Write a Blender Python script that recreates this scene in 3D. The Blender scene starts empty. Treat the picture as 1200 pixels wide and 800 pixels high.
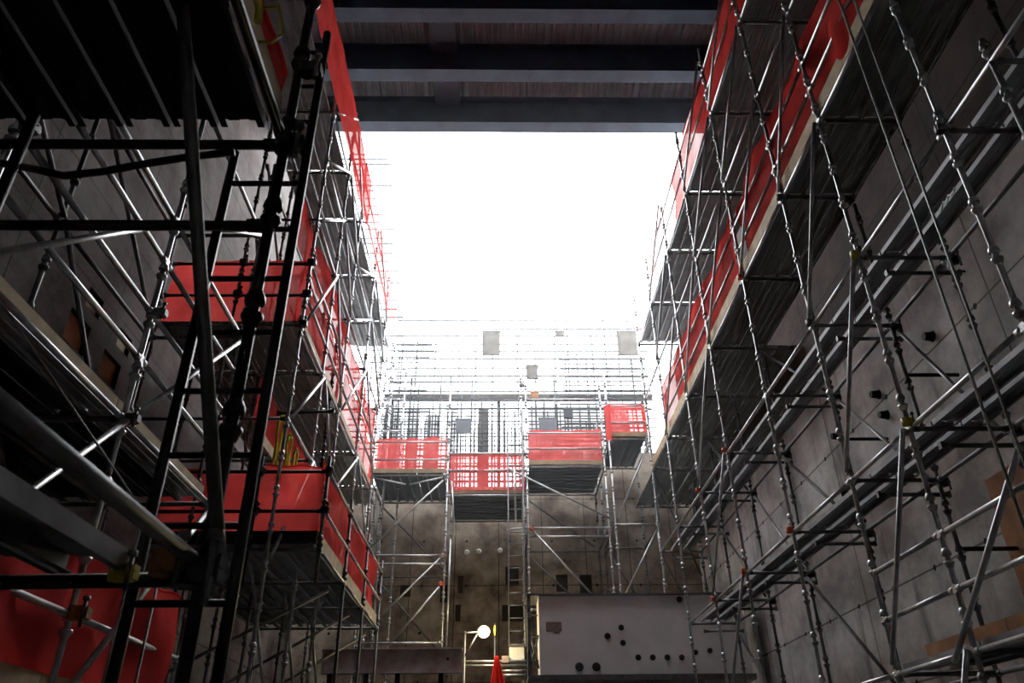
import bpy, math, random
from mathutils import Vector, Matrix
S = bpy.context.scene
COL = S.collection
R = random.Random(7)

# ------------------------------------------------------------------ camera
FPX = 900.0
def cam_axes(pitch=30.4, yaw=-1.15, roll=-0.6):
    p, y, ro = (math.radians(v) for v in (pitch, yaw, roll))
    r0 = Vector((math.cos(y), math.sin(y), 0)); h = Vector((-math.sin(y), math.cos(y), 0)); z = Vector((0, 0, 1))
    f = h*math.cos(p) + z*math.sin(p); u0 = -h*math.sin(p) + z*math.cos(p)
    return r0*math.cos(ro) + u0*math.sin(ro), -r0*math.sin(ro) + u0*math.cos(ro), f
CR, CU, CF = cam_axes()
cd = bpy.data.cameras.new('camera'); cam = bpy.data.objects.new('camera', cd); COL.objects.link(cam)
m3 = Matrix((CR, CU, -CF)).transposed()
cam.matrix_world = m3.to_4x4()
cd.sensor_width = 36; cd.lens = FPX/1200*36; cd.clip_end = 200; cd.clip_start = .05
cd.dof.use_dof = True; cd.dof.focus_distance = 13.0; cd.dof.aperture_fstop = 4.5
S.camera = cam
def on(px, py, **k):                      # the place where the view through a point meets a real plane X=, Y= or Z=
    d = CR*(px-600) + CU*(400-py) + CF*FPX
    (a, v), = k.items(); i = 'XYZ'.index(a)
    return d*(v/d[i])

# ------------------------------------------------------------------ light
w = bpy.data.worlds.new('overcast_sky'); S.world = w; w.use_nodes = True
w.node_tree.nodes['Background'].inputs[0].default_value = (.95, .98, 1, 1)
w.node_tree.nodes['Background'].inputs[1].default_value = 7.0
S.view_settings.view_transform = 'Standard'; S.view_settings.look = 'None'
S.view_settings.exposure = 0.3; S.view_settings.gamma = 1; S.view_settings.use_curve_mapping = False

# ------------------------------------------------------------------ materials
def nodes(name):
    m = bpy.data.materials.new(name); m.use_nodes = True
    nt = m.node_tree; return m, nt, nt.nodes['Principled BSDF']
def N(nt, t, **k):
    n = nt.nodes.new(t)
    for a, b in k.items(): setattr(n, a, b)
    return n
def mat(name, c, rough=.6, metal=0., var=.25, scale=6., bump=0., c2=None, detail=6):
    m, nt, b = nodes(name)
    tc = N(nt, 'ShaderNodeTexCoord'); no = N(nt, 'ShaderNodeTexNoise'); no.inputs['Scale'].default_value = scale; no.inputs['Detail'].default_value = detail
    nt.links.new(tc.outputs['Object'], no.inputs['Vector'])
    ra = N(nt, 'ShaderNodeValToRGB'); ra.color_ramp.elements[0].position = .35; ra.color_ramp.elements[1].position = .68
    lo = tuple(x*(1-var) for x in c) if c2 is None else c2
    ra.color_ramp.elements[0].color = (*lo, 1); ra.color_ramp.elements[1].color = (*c, 1)
    nt.links.new(no.outputs['Fac'], ra.inputs['Fac']); nt.links.new(ra.outputs['Color'], b.inputs['Base Color'])
    b.inputs['Roughness'].default_value = rough; b.inputs['Metallic'].default_value = metal
    if bump:
        bu = N(nt, 'ShaderNodeBump'); bu.inputs['Strength'].default_value = bump; bu.inputs['Distance'].default_value = .02
        nt.links.new(no.outputs['Fac'], bu.inputs['Height']); nt.links.new(bu.outputs['Normal'], b.inputs['Normal'])
    return m
def concrete(name, ax, c1, c2, stain=(.035, .028, .024), bw=2.4, bh=1.22, st=.55):
    # board-marked cast concrete: sheet seams, tie holes, long drip stains; ax = horizontal axis of the wall
    m, nt, b = nodes(name); L = nt.links.new
    tc = N(nt, 'ShaderNodeTexCoord'); sp = N(nt, 'ShaderNodeSeparateXYZ'); L(tc.outputs['Object'], sp.inputs[0])
    cb = N(nt, 'ShaderNodeCombineXYZ'); L(sp.outputs['XYZ'.index(ax)], cb.inputs[0]); L(sp.outputs[2], cb.inputs[1])
    n1 = N(nt, 'ShaderNodeTexNoise'); n1.inputs['Scale'].default_value = .9; n1.inputs['Detail'].default_value = 8; n1.inputs['Roughness'].default_value = .65; L(cb.outputs[0], n1.inputs['Vector'])
    r1 = N(nt, 'ShaderNodeValToRGB'); r1.color_ramp.elements[0].position = .38; r1.color_ramp.elements[1].position = .62
    r1.color_ramp.elements[0].color = (*c1, 1); r1.color_ramp.elements[1].color = (*c2, 1); L(n1.outputs['Fac'], r1.inputs['Fac'])
    mp = N(nt, 'ShaderNodeMapping'); mp.inputs['Scale'].default_value = (3.2, .45, 1); L(cb.outputs[0], mp.inputs['Vector'])
    n2 = N(nt, 'ShaderNodeTexNoise'); n2.inputs['Scale'].default_value = .8; n2.inputs['Detail'].default_value = 5; L(mp.outputs[0], n2.inputs['Vector'])
    r2 = N(nt, 'ShaderNodeValToRGB'); r2.color_ramp.elements[0].position = .56; r2.color_ramp.elements[1].position = .74
    r2.color_ramp.elements[0].color = (0, 0, 0, 1); r2.color_ramp.elements[1].color = (st, st, st, 1); L(n2.outputs['Fac'], r2.inputs['Fac'])
    mx = N(nt, 'ShaderNodeMixRGB'); L(r2.outputs['Color'], mx.inputs['Fac']); L(r1.outputs['Color'], mx.inputs[1]); mx.inputs[2].default_value = (*stain, 1)
    br = N(nt, 'ShaderNodeTexBrick'); br.offset = 0; br.inputs['Scale'].default_value = 1; br.inputs['Brick Width'].default_value = bw; br.inputs['Row Height'].default_value = bh
    br.inputs['Mortar Size'].default_value = .014; br.inputs['Color1'].default_value = (1, 1, 1, 1); br.inputs['Color2'].default_value = (.84, .84, .84, 1); br.inputs['Mortar'].default_value = (.3, .29, .28, 1)
    L(cb.outputs[0], br.inputs['Vector'])
    m2 = N(nt, 'ShaderNodeMixRGB', blend_type='MULTIPLY'); m2.inputs['Fac'].default_value = 1; L(mx.outputs[0], m2.inputs[1]); L(br.outputs['Color'], m2.inputs[2])
    vm = N(nt, 'ShaderNodeVectorMath', operation='FRACTION'); ms = N(nt, 'ShaderNodeMapping'); ms.inputs['Scale'].default_value = (1/1.2, 1/1.22, 0); ms.inputs['Location'].default_value = (.25, .5, 0)
    L(cb.outputs[0], ms.inputs['Vector']); L(ms.outputs[0], vm.inputs[0])
    ds = N(nt, 'ShaderNodeVectorMath', operation='DISTANCE'); ds.inputs[1].default_value = (.5, .5, 0); L(vm.outputs[0], ds.inputs[0])
    gt = N(nt, 'ShaderNodeMath', operation='LESS_THAN'); gt.inputs[1].default_value = .032; L(ds.outputs['Value'], gt.inputs[0])
    m4 = N(nt, 'ShaderNodeMixRGB'); L(gt.outputs[0], m4.inputs['Fac']); L(m2.outputs[0], m4.inputs[1]); m4.inputs[2].default_value = (.02, .02, .02, 1)
    L(m4.outputs[0], b.inputs['Base Color']); b.inputs['Roughness'].default_value = .85; b.inputs['Specular IOR Level'].default_value = .25
    n3 = N(nt, 'ShaderNodeTexNoise'); n3.inputs['Scale'].default_value = 9; n3.inputs['Detail'].default_value = 8; L(cb.outputs[0], n3.inputs['Vector'])
    bu = N(nt, 'ShaderNodeBump'); bu.inputs['Strength'].default_value = .35; bu.inputs['Distance'].default_value = .02; L(n3.outputs['Fac'], bu.inputs['Height']); L(bu.outputs['Normal'], b.inputs['Normal'])
    return m
def netting(name, c, hole=.3):
    m, nt, b = nodes(name); L = nt.links.new; out = nt.nodes['Material Output']
    d = N(nt, 'ShaderNodeBsdfDiffuse'); t = N(nt, 'ShaderNodeBsdfTranslucent'); tr = N(nt, 'ShaderNodeBsdfTransparent')
    tc = N(nt, 'ShaderNodeTexCoord'); no = N(nt, 'ShaderNodeTexNoise'); no.inputs['Scale'].default_value = 2.2; no.inputs['Detail'].default_value = 5; L(tc.outputs['Object'], no.inputs['Vector'])
    ra = N(nt, 'ShaderNodeValToRGB'); ra.color_ramp.elements[0].color = (c[0]*.75, c[1]*.6, c[2]*.6, 1); ra.color_ramp.elements[1].color = (*c, 1)
    ra.color_ramp.elements[0].position = .3; ra.color_ramp.elements[1].position = .7; L(no.outputs['Fac'], ra.inputs['Fac'])
    L(ra.outputs['Color'], d.inputs['Color']); L(ra.outputs['Color'], t.inputs['Color'])
    a = N(nt, 'ShaderNodeMixShader'); a.inputs[0].default_value = .55; L(d.outputs[0], a.inputs[1]); L(t.outputs[0], a.inputs[2])
    n2 = N(nt, 'ShaderNodeTexNoise'); n2.inputs['Scale'].default_value = 1.1; L(tc.outputs['Object'], n2.inputs['Vector'])
    mr = N(nt, 'ShaderNodeMapRange'); mr.inputs['From Min'].default_value = .35; mr.inputs['From Max'].default_value = .65; mr.inputs['To Min'].default_value = hole*.6; mr.inputs['To Max'].default_value = hole*1.25
    L(n2.outputs['Fac'], mr.inputs['Value'])
    e = N(nt, 'ShaderNodeMixShader'); L(mr.outputs[0], e.inputs[0]); L(a.outputs[0], e.inputs[1]); L(tr.outputs[0], e.inputs[2])
    L(e.outputs[0], out.inputs['Surface']); nt.nodes.remove(b)
    return m
M = {}
M['galv'] = mat('galvanized_steel', (.52, .53, .55), .36, .7, .35, 9)
M['galv_dull'] = mat('weathered_steel', (.20, .20, .21), .5, .6, .4, 7)
M['black'] = mat('black_steel', (.035, .036, .042), .42, .5, .4, 7)
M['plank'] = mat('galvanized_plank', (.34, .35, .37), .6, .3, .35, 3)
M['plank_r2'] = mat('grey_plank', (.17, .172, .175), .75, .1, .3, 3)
M['plank_near'] = mat('soot_dark_plank', (.012, .012, .013), .8, 0, .4, 3)  # near-black base colour, the darkest of the planks
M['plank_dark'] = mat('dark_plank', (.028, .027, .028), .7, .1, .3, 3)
M['wood'] = mat('timber_board', (.52, .40, .24), .8, 0, .3, 5, .2)
M['ply'] = mat('orange_plywood', (.36, .15, .05), .75, 0, .45, 4, .2)
M['orange'] = mat('orange_paint', (.75, .13, .04), .5, .1)
M['yellow'] = mat('yellow_paint', (.62, .50, .05), .5, 0, .3)
M['yellow_web'] = mat('yellow_webbing', (.85, .78, .03), .7, 0, .15)
M['rebar'] = mat('rebar_steel', (.05, .053, .06), .7, 0, .3, 12)
M['beam'] = mat('blue_grey_beam', (.10, .125, .18), .45, .2, .3, 2)
M['roofdeck'] = mat('roof_decking', (.62, .62, .64), .45, .3, .25, 2)
M['oldbeam'] = mat('rusty_grey_beam', (.50, .46, .45), .6, 0, 0, 3, .1, (.32, .22, .21))
M['block'] = mat('grey_painted_plate', (.85, .85, .86), .6, 0, .14, 1.6, .05)
M['blackplate'] = mat('dark_plate', (.018, .015, .013), .7)  # near-black colour standing in for the shade inside the wall pockets
M['blackhole'] = mat('black_socket', (.008, .008, .008), .7)
M['white'] = mat('white_sheet', (.8, .8, .8), .6, 0, .1)
M['greybox'] = mat('grey_box', (.10, .105, .13), .5, 0, .2)
M['darkwood'] = mat('formwork_timber', (.13, .115, .10), .8, 0, .4, 4)
M['rope'] = mat('steel_rope', (.35, .35, .34), .5, .4, .3, 30)
M['hose'] = mat('black_rubber', (.02, .02, .02), .5)
M['paint'] = mat('white_marker', (.9, .9, .88), .5, 0, .05)
M['rustpatch'] = mat('rust_patch', (.32, .24, .22), .8, 0, .3, 12)
M['net'] = netting('red_debris_netting', (.98, .10, .09), .07)
M['net2'] = netting('worn_red_netting', (.90, .10, .09), .55)  # extra transparency stands in for the sky washing the net pale
M['net3'] = netting('far_red_netting', (.98, .11, .10), .2)
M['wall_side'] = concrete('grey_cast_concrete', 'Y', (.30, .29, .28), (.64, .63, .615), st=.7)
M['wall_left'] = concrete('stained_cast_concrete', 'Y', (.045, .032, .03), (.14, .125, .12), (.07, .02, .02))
M['wall_back'] = concrete('brown_cast_concrete', 'X', (.115, .085, .065), (.40, .345, .28), (.05, .035, .025), 1.22, 2.44)
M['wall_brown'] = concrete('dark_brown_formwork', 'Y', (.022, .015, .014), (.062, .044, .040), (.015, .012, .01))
M['floor'] = mat('dusty_slab', (.10, .095, .09), .9, 0, .4, 1, .2)
M['recess'] = mat('dark_recess', (.04, .035, .03), .9)

# ------------------------------------------------------------------ mesh builder
class MB:
    def __init__(s): s.v = []; s.f = []; s.sm = []
    def ring(s, c, a, b, r, n):
        i0 = len(s.v)
        for k in range(n):
            t = 2*math.pi*k/n; s.v.append(c + a*(r*math.cos(t)) + b*(r*math.sin(t)))
        return i0
    @staticmethod
    def frame(d):
        d = d.normalized(); h = Vector((0, 0, 1)) if abs(d.z) < .9 else Vector((1, 0, 0))
        a = d.cross(h).normalized(); return a, d.cross(a)
    def path(s, pts, rad, n=10, cap=True):
        pts = [Vector(p) for p in pts]; rs = rad if isinstance(rad, (list, tuple)) else [rad]*len(pts)
        prev = None; first = None; a = None
        for i, p in enumerate(pts):
            d = (pts[min(i+1, len(pts)-1)] - pts[max(i-1, 0)])
            if a is None: a, b = s.frame(d)
            else:
                dn = d.normalized(); a = (a - dn*a.dot(dn)).normalized(); b = dn.cross(a)
            r0 = s.ring(p, a, b, rs[i], n)
            if prev is not None:
                for k in range(n):
                    s.f.append((prev+k, prev+(k+1) % n, r0+(k+1) % n, r0+k)); s.sm.append(True)
            else: first = r0
            prev = r0
        if cap:
            s.f.append(tuple(first+k for k in reversed(range(n)))); s.sm.append(False)
            s.f.append(tuple(prev+k for k in range(n))); s.sm.append(False)
        return s
    def tube(s, p, q, r, n=10): return s.path([p, q], r, n)
    def box(s, c, size, ax=None):
        c = Vector(c); ax = ax or (Vector((1, 0, 0)), Vector((0, 1, 0)), Vector((0, 0, 1))); h = [x/2 for x in size]; i = len(s.v)
        for x in (-1, 1):
            for y in (-1, 1):
                for z in (-1, 1): s.v.append(c + ax[0]*(x*h[0]) + ax[1]*(y*h[1]) + ax[2]*(z*h[2]))
        for f in ((0, 1, 3, 2), (4, 6, 7, 5), (0, 4, 5, 1), (2, 3, 7, 6), (0, 2, 6, 4), (1, 5, 7, 3)):
            s.f.append(tuple(i+k for k in f)); s.sm.append(False)
        return s
    def lo_hi(s, a, b):
        a = Vector(a); b = Vector(b); return s.box((a+b)/2, [abs(x) for x in (b-a)])
    def extrude(s, prof, p, q, u, v):       # closed (u,v) profile swept from p to q
        i = len(s.v); n = len(prof)
        for P in (p, q):
            for x, y in prof: s.v.append(Vector(P) + u*x + v*y)
        for k in range(n): s.f.append((i+k, i+(k+1) % n, i+n+(k+1) % n, i+n+k)); s.sm.append(False)
        s.f.append(tuple(i+k for k in reversed(range(n)))); s.sm.append(False)
        s.f.append(tuple(i+n+k for k in range(n))); s.sm.append(False)
        return s
    def grid(s, fn, nu, nv, smooth=True):
        i = len(s.v)
        for a in range(nu+1):
            for b in range(nv+1): s.v.append(Vector(fn(a/nu, b/nv)))
        for a in range(nu):
            for b in range(nv):
                k = i + a*(nv+1) + b; s.f.append((k, k+1, k+nv+2, k+nv+1)); s.sm.append(smooth)
        return s
    def build(s, name, m, parent=None, origin=None):
        o0 = Vector(origin) if origin is not None else Vector((0, 0, 0))
        if parent is not None: o0 = Vector(parent.location)
        me = bpy.data.meshes.new(name); me.from_pydata([tuple(x-o0) for x in s.v], [], s.f)
        me.polygons.foreach_set('use_smooth', s.sm); me.materials.append(M[m]); me.update()
        o = bpy.data.objects.new(name, me); COL.objects.link(o)
        if parent is not None: o.parent = parent
        else: o.location = o0
        return o
def tag(o, label=None, cat=None, group=None, kind=None):
    for k, v in (('label', label), ('category', cat), ('group', group), ('kind', kind)):
        if v: o[k] = v
    return o
def empty(name, loc, label, cat, group=None):
    o = bpy.data.objects.new(name, None); COL.objects.link(o); o.location = loc; o.empty_display_size = .2
    return tag(o, label, cat, group)
def struct(mb, name, m): return tag(mb.build(name, m), kind='structure')
X1, Y1, Z1 = Vector((1, 0, 0)), Vector((0, 1, 0)), Vector((0, 0, 1))
ORD = ['first', 'second', 'third', 'fourth', 'fifth', 'sixth', 'seventh', 'eighth', 'ninth', 'tenth', 'eleventh', 'twelfth']

# ------------------------------------------------------------------ the shaft
FL = -1.6; WL, WR, WB = -5.6, 5.6, 21.5; ROOF = 14.9
def wall(name, m, ax, pos, thick, u0, u1, z0, z1, holes=(), depth=.16, sgn=1):
    # a slab in the plane ax=pos with real recessed pockets (u0,u1,z0,z1); it thickens to the outside
    us = sorted({u0, u1, *[h[0] for h in holes], *[h[1] for h in holes]}); zs = sorted({z0, z1, *[h[2] for h in holes], *[h[3] for h in holes]})
    P = (lambda u, d, z: Vector((pos+d*sgn, u, z))) if ax == 'X' else (lambda u, d, z: Vector((u, pos+d*sgn, z)))
    b = MB()
    def quad(*p): i = len(b.v); b.v += list(p); b.f.append(tuple(range(i, i+4))); b.sm.append(False)
    for a, c in zip(us, us[1:]):
        for e, g in zip(zs, zs[1:]):
            if not any(h[0] <= (a+c)/2 <= h[1] and h[2] <= (e+g)/2 <= h[3] for h in holes):
                quad(P(a, 0, e), P(c, 0, e), P(c, 0, g), P(a, 0, g))
    for h in holes:
        a, c, e, g = h
        quad(P(a, depth, e), P(c, depth, e), P(c, depth, g), P(a, depth, g))
        for (p, q) in (((a, e), (c, e)), ((c, e), (c, g)), ((c, g), (a, g)), ((a, g), (a, e))):
            quad(P(p[0], 0, p[1]), P(q[0], 0, q[1]), P(q[0], depth, q[1]), P(p[0], depth, p[1]))
    quad(P(u0, thick, z0), P(u1, thick, z0), P(u1, thick, z1), P(u0, thick, z1))
    for (p, q) in (((u0, z0), (u1, z0)), ((u1, z0), (u1, z1)), ((u1, z1), (u0, z1)), ((u0, z1), (u0, z0))):
        quad(P(p[0], 0, p[1]), P(q[0], 0, q[1]), P(q[0], thick, q[1]), P(p[0], thick, p[1]))
    return struct(b, name, m)
def holes_from(rects, ax, pos, ux):
    out = []
    for (x0, y0, x1, y1) in rects:
        a = on(x0, y1, **{ax: pos}); c = on(x1, y0, **{ax: pos})
        out.append((min(a[ux], c[ux]), max(a[ux], c[ux]), min(a.z, c.z), max(a.z, c.z)))
    return out
struct(MB().lo_hi((WL-.5, -5, FL-.3), (WR+.5, WB+.5, FL)), 'floor', 'floor')
bk = holes_from([(468, 685, 482, 699), (515, 685, 528, 706), (536, 675, 543, 695), (533, 708, 540, 728), (592, 663, 608, 685), (588, 708, 613, 728), (652, 673, 665, 693), (680, 673, 693, 696)], 'Y', WB, 0)
wall('wall_back', 'wall_back', 'Y', WB, 2.0, WL, WR, FL, 7.7, bk)
struct(MB().lo_hi((WL, -5.3, FL), (WR, -5, ROOF)), 'wall_front', 'wall_side')
LP = [(8.55, 9.1, 5.1, 5.55), (9.55, 10.1, 5.1, 5.5), (8.8, 9.2, 5.75, 6.05), (9.8, 10.2, 5.7, 6.0)]
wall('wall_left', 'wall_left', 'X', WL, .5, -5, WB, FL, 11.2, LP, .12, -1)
struct(MB().lo_hi((2.95, WB, 7.7), (WR, WB+.03, 8.75)), 'wall_back_step', 'wall_back')
RP = [(11.5, 12.0, 3.6, 4.2)]
wall('wall_right', 'wall_side', 'X', WR, .5, -5, WB, FL, 6.1, RP, .12)
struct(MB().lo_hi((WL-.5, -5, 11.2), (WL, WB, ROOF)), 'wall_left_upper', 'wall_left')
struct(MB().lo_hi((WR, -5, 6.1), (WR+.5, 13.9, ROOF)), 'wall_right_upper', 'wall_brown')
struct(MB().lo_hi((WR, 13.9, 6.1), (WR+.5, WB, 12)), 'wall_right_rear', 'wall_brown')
# corrugated roof decking: ribs run along the shaft
b = MB(); n = 64; pitch = (WR-WL)/n
prof = [(WL, 0)]
for k in range(n):
    x = WL + k*pitch; prof += [(x+.06, 0), (x+.085, .07), (x+.15, .07), (x+.175, 0)]
prof += [(WR, 0), (WR, .16), (WL, .16)]
b.extrude([(x, z) for x, z in prof], Vector((0, -5, ROOF)), Vector((0, 13.75, ROOF)), X1, Z1)
struct(b, 'ceiling', 'roofdeck')
for k in range(12):                                              # steel roof girders across the shaft
    yc = 13.53 - 1.56*k; zb = ROOF-.9
    g = MB(); g.lo_hi((WL, yc-.17, zb), (WR, yc+.17, zb+.03)); g.lo_hi((WL, yc-.01, zb+.03), (WR, yc+.01, ROOF-.03)); g.lo_hi((WL, yc-.15, ROOF-.03), (WR, yc+.15, ROOF-.001))
    struct(g, 'trim_%d' % (k+1), 'beam')
g = MB()
for k in range(11):
    yc = 13.53-1.56*k; g.lo_hi((-1.55, yc-1.38, ROOF-.35), (-.95, yc-.16, ROOF-.03))
struct(g, 'trim_13', 'beam')

# ------------------------------------------------------------------ scaffold pieces
TR = .0242
def standard(root, x, y, z0, z1, m='galv', step=.5, phase=None, foot=True, cups=True):
    b = MB(); pts = [(z0, TR), (z1, TR)]
    b.path([(x, y, z0), (x, y, z1)], TR, 10)
    if cups:
        z = (phase if phase is not None else z0+.15)
        while z < z0+.1: z += step
        while z < z1-.05:
            b.path([(x, y, z-.055), (x, y, z-.02), (x, y, z-.015), (x, y, z+.0)], [.028, .043, .046, .046], 10)
            b.path([(x, y, z+.055), (x, y, z+.06), (x, y, z+.09), (x, y, z+.115)], [.040, .044, .040, .028], 10)
            z += step
    if foot and abs(z0-FL) < .01: b.lo_hi((x-.075, y-.075, z0), (x+.075, y+.075, z0+.008)); b.path([(x, y, z0+.22), (x, y, z0+.27)], .04, 8)
    return b.build('standard', m, root)
def bar(root, p, q, name='ledger', m='galv', blade=True, r=TR):
    p = Vector(p); q = Vector(q); d = (q-p).normalized(); b = MB()
    a = p + d*.045; c = q - d*.045
    b.tube(a, c, r, 10)
    if blade:
        u, v = MB.frame(d)
        for e, s in ((a, -1), (c, 1)):
            b.path([e - d*(s*.05), e + d*(s*.02)], .031, 8); b.box(e + d*(s*.03), (.03, .05, .07), (d, Z1.cross(d).normalized(), Z1))
    return b.build(name, m, root)
def coupler(root, p, m='galv_dull', s=1.):
    p = Vector(p); b = MB()
    b.path([p-Z1*(.032*s), p+Z1*(.032*s)], .031*s, 10); b.path([p-Y1*(.032*s)+X1*.035*s, p+Y1*(.032*s)+X1*.035*s], .031*s, 10)
    b.box(p+X1*.02*s, (.09*s, .05*s, .05*s)); o = b.build('coupler', m, root)
    b = MB(); b.tube(p+Vector((.05, -.03, -.07))*s, p+Vector((.05, -.03, .07))*s, .009*s, 6); b.path([p+Vector((.05, -.03, .05))*s, p+Vector((.05, -.03, .07))*s], .017*s, 6)
    k = b.build('clamp_bolt', 'galv_dull', root); k.parent = o
    return o
def plank(p, q, side, w_, label, group, m='plank', h=.055, thing='scaffold_plank'):
    # steel staging plank from p to q (lower left corner line), spreading along 'side'
    p = Vector(p); q = Vector(q); d = (q-p).normalized(); side = Vector(side); b = MB(); t = .004; g = .008; W = w_
    prof = [(g, 0), (g, h), (W-g, h), (W-g, 0), (W-g-.03, 0), (W-g-.03, t), (W-g-t, t), (W-g-t, h-t)]
    k = 2
    for i in range(k):                      # shallow ribs pressed into the sheet
        c = (W-2*g)*(k-i-.5)/k + g; prof += [(c+.030, h-t), (c+.024, h-t-.006), (c-.024, h-t-.006), (c-.030, h-t)]
    prof += [(g+t, h-t), (g+t, t), (g+.03, t), (g+.03, 0)]
    b.extrude(prof, p+d*.012, q-d*.012, side, Z1)
    return tag(b.build(thing, m, origin=p), label, 'scaffold plank', group)
def deck(Ys, z, x0, nx, dirx, where, m='plank', w_=.235, gap=0., edge=None):
    sx = 1 if dirx > 0 else -1
    nb = len(Ys)-1
    for i in range(nb):
        for j in range(nx):
            xa = x0 + sx*(w_+gap)*j
            lab = 'steel plank of %s, %s bay, %s in from the edge' % (where, ORD[i], ORD[j])
            plank((xa, Ys[i], z), (xa, Ys[i+1], z), (sx, 0, 0), w_, lab, 'steel planks of ' + where, edge if edge and j == 0 else m)
def toe(p, q, label, m='wood', h=.2, group='timber toe boards along the scaffold decks'):
    p = Vector(p); q = Vector(q); d = (q-p).normalized(); n_ = Z1.cross(d); b = MB(); mid = (p+q)/2 + Z1*h/2
    b.box(mid, ((q-p).length-.01, .038, h), (d, n_, Z1))
    return tag(b.build('toe_board', m, origin=p), label, 'toe board', group)
def net(p, q, h, label, m='net', seed=0, amp=.06, sag=.08, post=2.1, hem=True, group=None):
    p = Vector(p); q = Vector(q); L = (q-p).length; d = (q-p).normalized(); n_ = Z1.cross(d).normalized(); rr = random.Random(seed)
    ph = [rr.uniform(0, 6.28) for _ in range(8)]
    def fn(u, v):
        s = u*L
        w1 = math.sin(s*2.1+ph[0])+.6*math.sin(s*5.3+ph[1]+v*2)+.45*math.sin(s*9.7+ph[2]-v*3)+.5*math.sin(s*3+v*5+ph[3])
        edge = abs(math.sin(math.pi*s/post+ph[7]*.0))
        top = h*(1 - sag*edge*(.7+.5*math.sin(s*.8+ph[5]))) + .015*math.sin(s*11+ph[4])
        return p + d*s + Z1*(v*top) + n_*(amp*w1*(.35+.65*math.sin(math.pi*min(v, .97))))
    b = MB(); b.grid(fn, max(8, int(L*9)), 12)
    o = b.build('debris_net', m, origin=p); tag(o, label, 'safety netting', group)
    if hem:
        hb = MB(); hb.path([fn(u/int(L*6+4), 1.0) for u in range(int(L*6+4)+1)], .011, 6); hb.build('hem', m, o)
    return o

# ------------------------------------------------------------------ right-hand scaffold
XF, XB = 3.9, 4.87
RY = [2.6, 4.8, 6.65, 8.05, 10.0, 12.2, 14.2, 16.4, 18.4]
sr = empty('scaffold', (XF, 8, FL), 'tall galvanized tube scaffold standing along the right concrete wall', 'scaffold', None)
for i, y in enumerate(RY):
    standard(sr, XF, y, FL, 12.5, phase=FL+.05+.12*(i % 3))
    standard(sr, XB, y, FL, 6.9, m='galv_dull', phase=FL+.2)
standard(sr, XF, 4.06, FL, 5.2)
lev = [-.1, .96, 2.94, 4.95, 7.0, 9.0, 10.7]
for z in lev:
    for i in range(len(RY)-1):
        if i == 7 and .5 < z < 3.5: continue
        bar(sr, (XF, RY[i], z), (XF, RY[i+1], z))
        if z < 7.1: bar(sr, (XB, RY[i], z), (XB, RY[i+1], z), m='galv_dull')
    for y in RY:
        if z in (9.0,) or (y > 18 and z < 3.5): continue
        bar(sr, (XF, y, z), (XB if z < 10 else XB+.3, y, z), 'transom', 'galv_dull')
        if z in (2.94, 4.95) and y > 6: bar(sr, (XF+.3, y+.1, z-.13), (XB+.15, y+.1, z-.13), 'transom', 'galv_dull')
bar(sr, (XF, 4.06, 4.95), (XB+.3, 4.06, 4.95), 'transom', 'galv_dull')
for z, a, c in ((1.46, 0, 3), (1.93, 0, 3), (7.55, 0, 7), (8.02, 0, 7), (11.3, 2, 7), (11.85, 2, 7)):
    for i in range(a, c): bar(sr, (XF, RY[i], z), (XF, RY[i+1], z), 'guard_rail')
fr = [9.0, 7.0, 4.95, 2.94, .96, -.9]
for a, c in zip(fr, fr[1:]):                                   # bracing of the open face
    for i in (2, 5): bar(sr, (XF-.05, RY[i], a+.05), (XF-.05, RY[i+1], c+.05), 'diagonal_brace', blade=False)
    for i in (0, 4, 6) if a < 8 else ():
        bar(sr, (XB-.05, RY[i+1], a-.05), (XB-.05, RY[i], c+.05), 'diagonal_brace', 'galv_dull', blade=False)
for i in (2, 3, 5):
    bar(sr, (XB+.05, RY[i+1], 4.9), (XB+.05, RY[i]+.2, 3.0), 'diagonal_brace', 'galv', blade=False)
bar(sr, on(1197, 515, X=3.85), on(1117, 780, X=3.85), 'diagonal_brace', blade=False)
for z0_, z1_ in ((9.05, 10.7), (7.05, 9.0), (10.75, 12.2)):
    for i in (3, 4, 6): bar(sr, (XF-.05, RY[i+1], z0_), (XF-.05, RY[i], z1_), 'diagonal_brace', blade=False)
for y, z, m in ((6.65, 4.98, 'yellow'), (10.0, 2.96, 'orange'), (12.2, 2.96, 'orange'), (6.6, 2.98, 'yellow'), (14.2, 5.0, 'orange'), (12.2, 5.0, 'orange'), (8.05, 4.98, 'galv_dull'), (14.2, 2.96, 'orange'), (10.0, 7.04, 'orange'), (4.8, 4.95, 'galv_dull'), (8.05, 7.0, 'galv_dull')):
    coupler(sr, (XF-.06, y-.02, z), m, 1.15)
for y in (6.65, 8.05, 10.0, 12.2, 14.2):
    for z in (2.94, 4.95): coupler(sr, (XB+.02, y, z-.03), 'black', 1.35)
for y, z in ((6.65, 3.6), (8.05, 4.3), (10, 4.3), (8.05, 2.2), (12.2, 3.6)):      # wall ties
    bar(sr, (XB, y+.08, z), (WR, y+.08, z), 'wall_tie', 'black', blade=False)
deck(RY[:8], 2.97, 4.12, 2, 1, 'the lower right walkway', gap=.05)
deck(RY, 4.98, 4.14, 2, 1, 'the middle right walkway', gap=.055)
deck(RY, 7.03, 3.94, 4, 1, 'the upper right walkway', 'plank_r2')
for y in (12.2, 14.2, 16.4, 18.4, 21.3): bar(sr, (XB, y, 7.0), (5.55, y, 7.0), 'transom', 'galv_dull')
deck([12.2, 14.2, 16.4, 18.4, 21.35], 7.03, 4.90, 3, 1, 'the wide far right walkway end', 'plank_r2')
deck([18.42, 21.35], 7.03, 3.94, 4, 1, 'the far corner deck', 'plank_r2')
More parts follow.
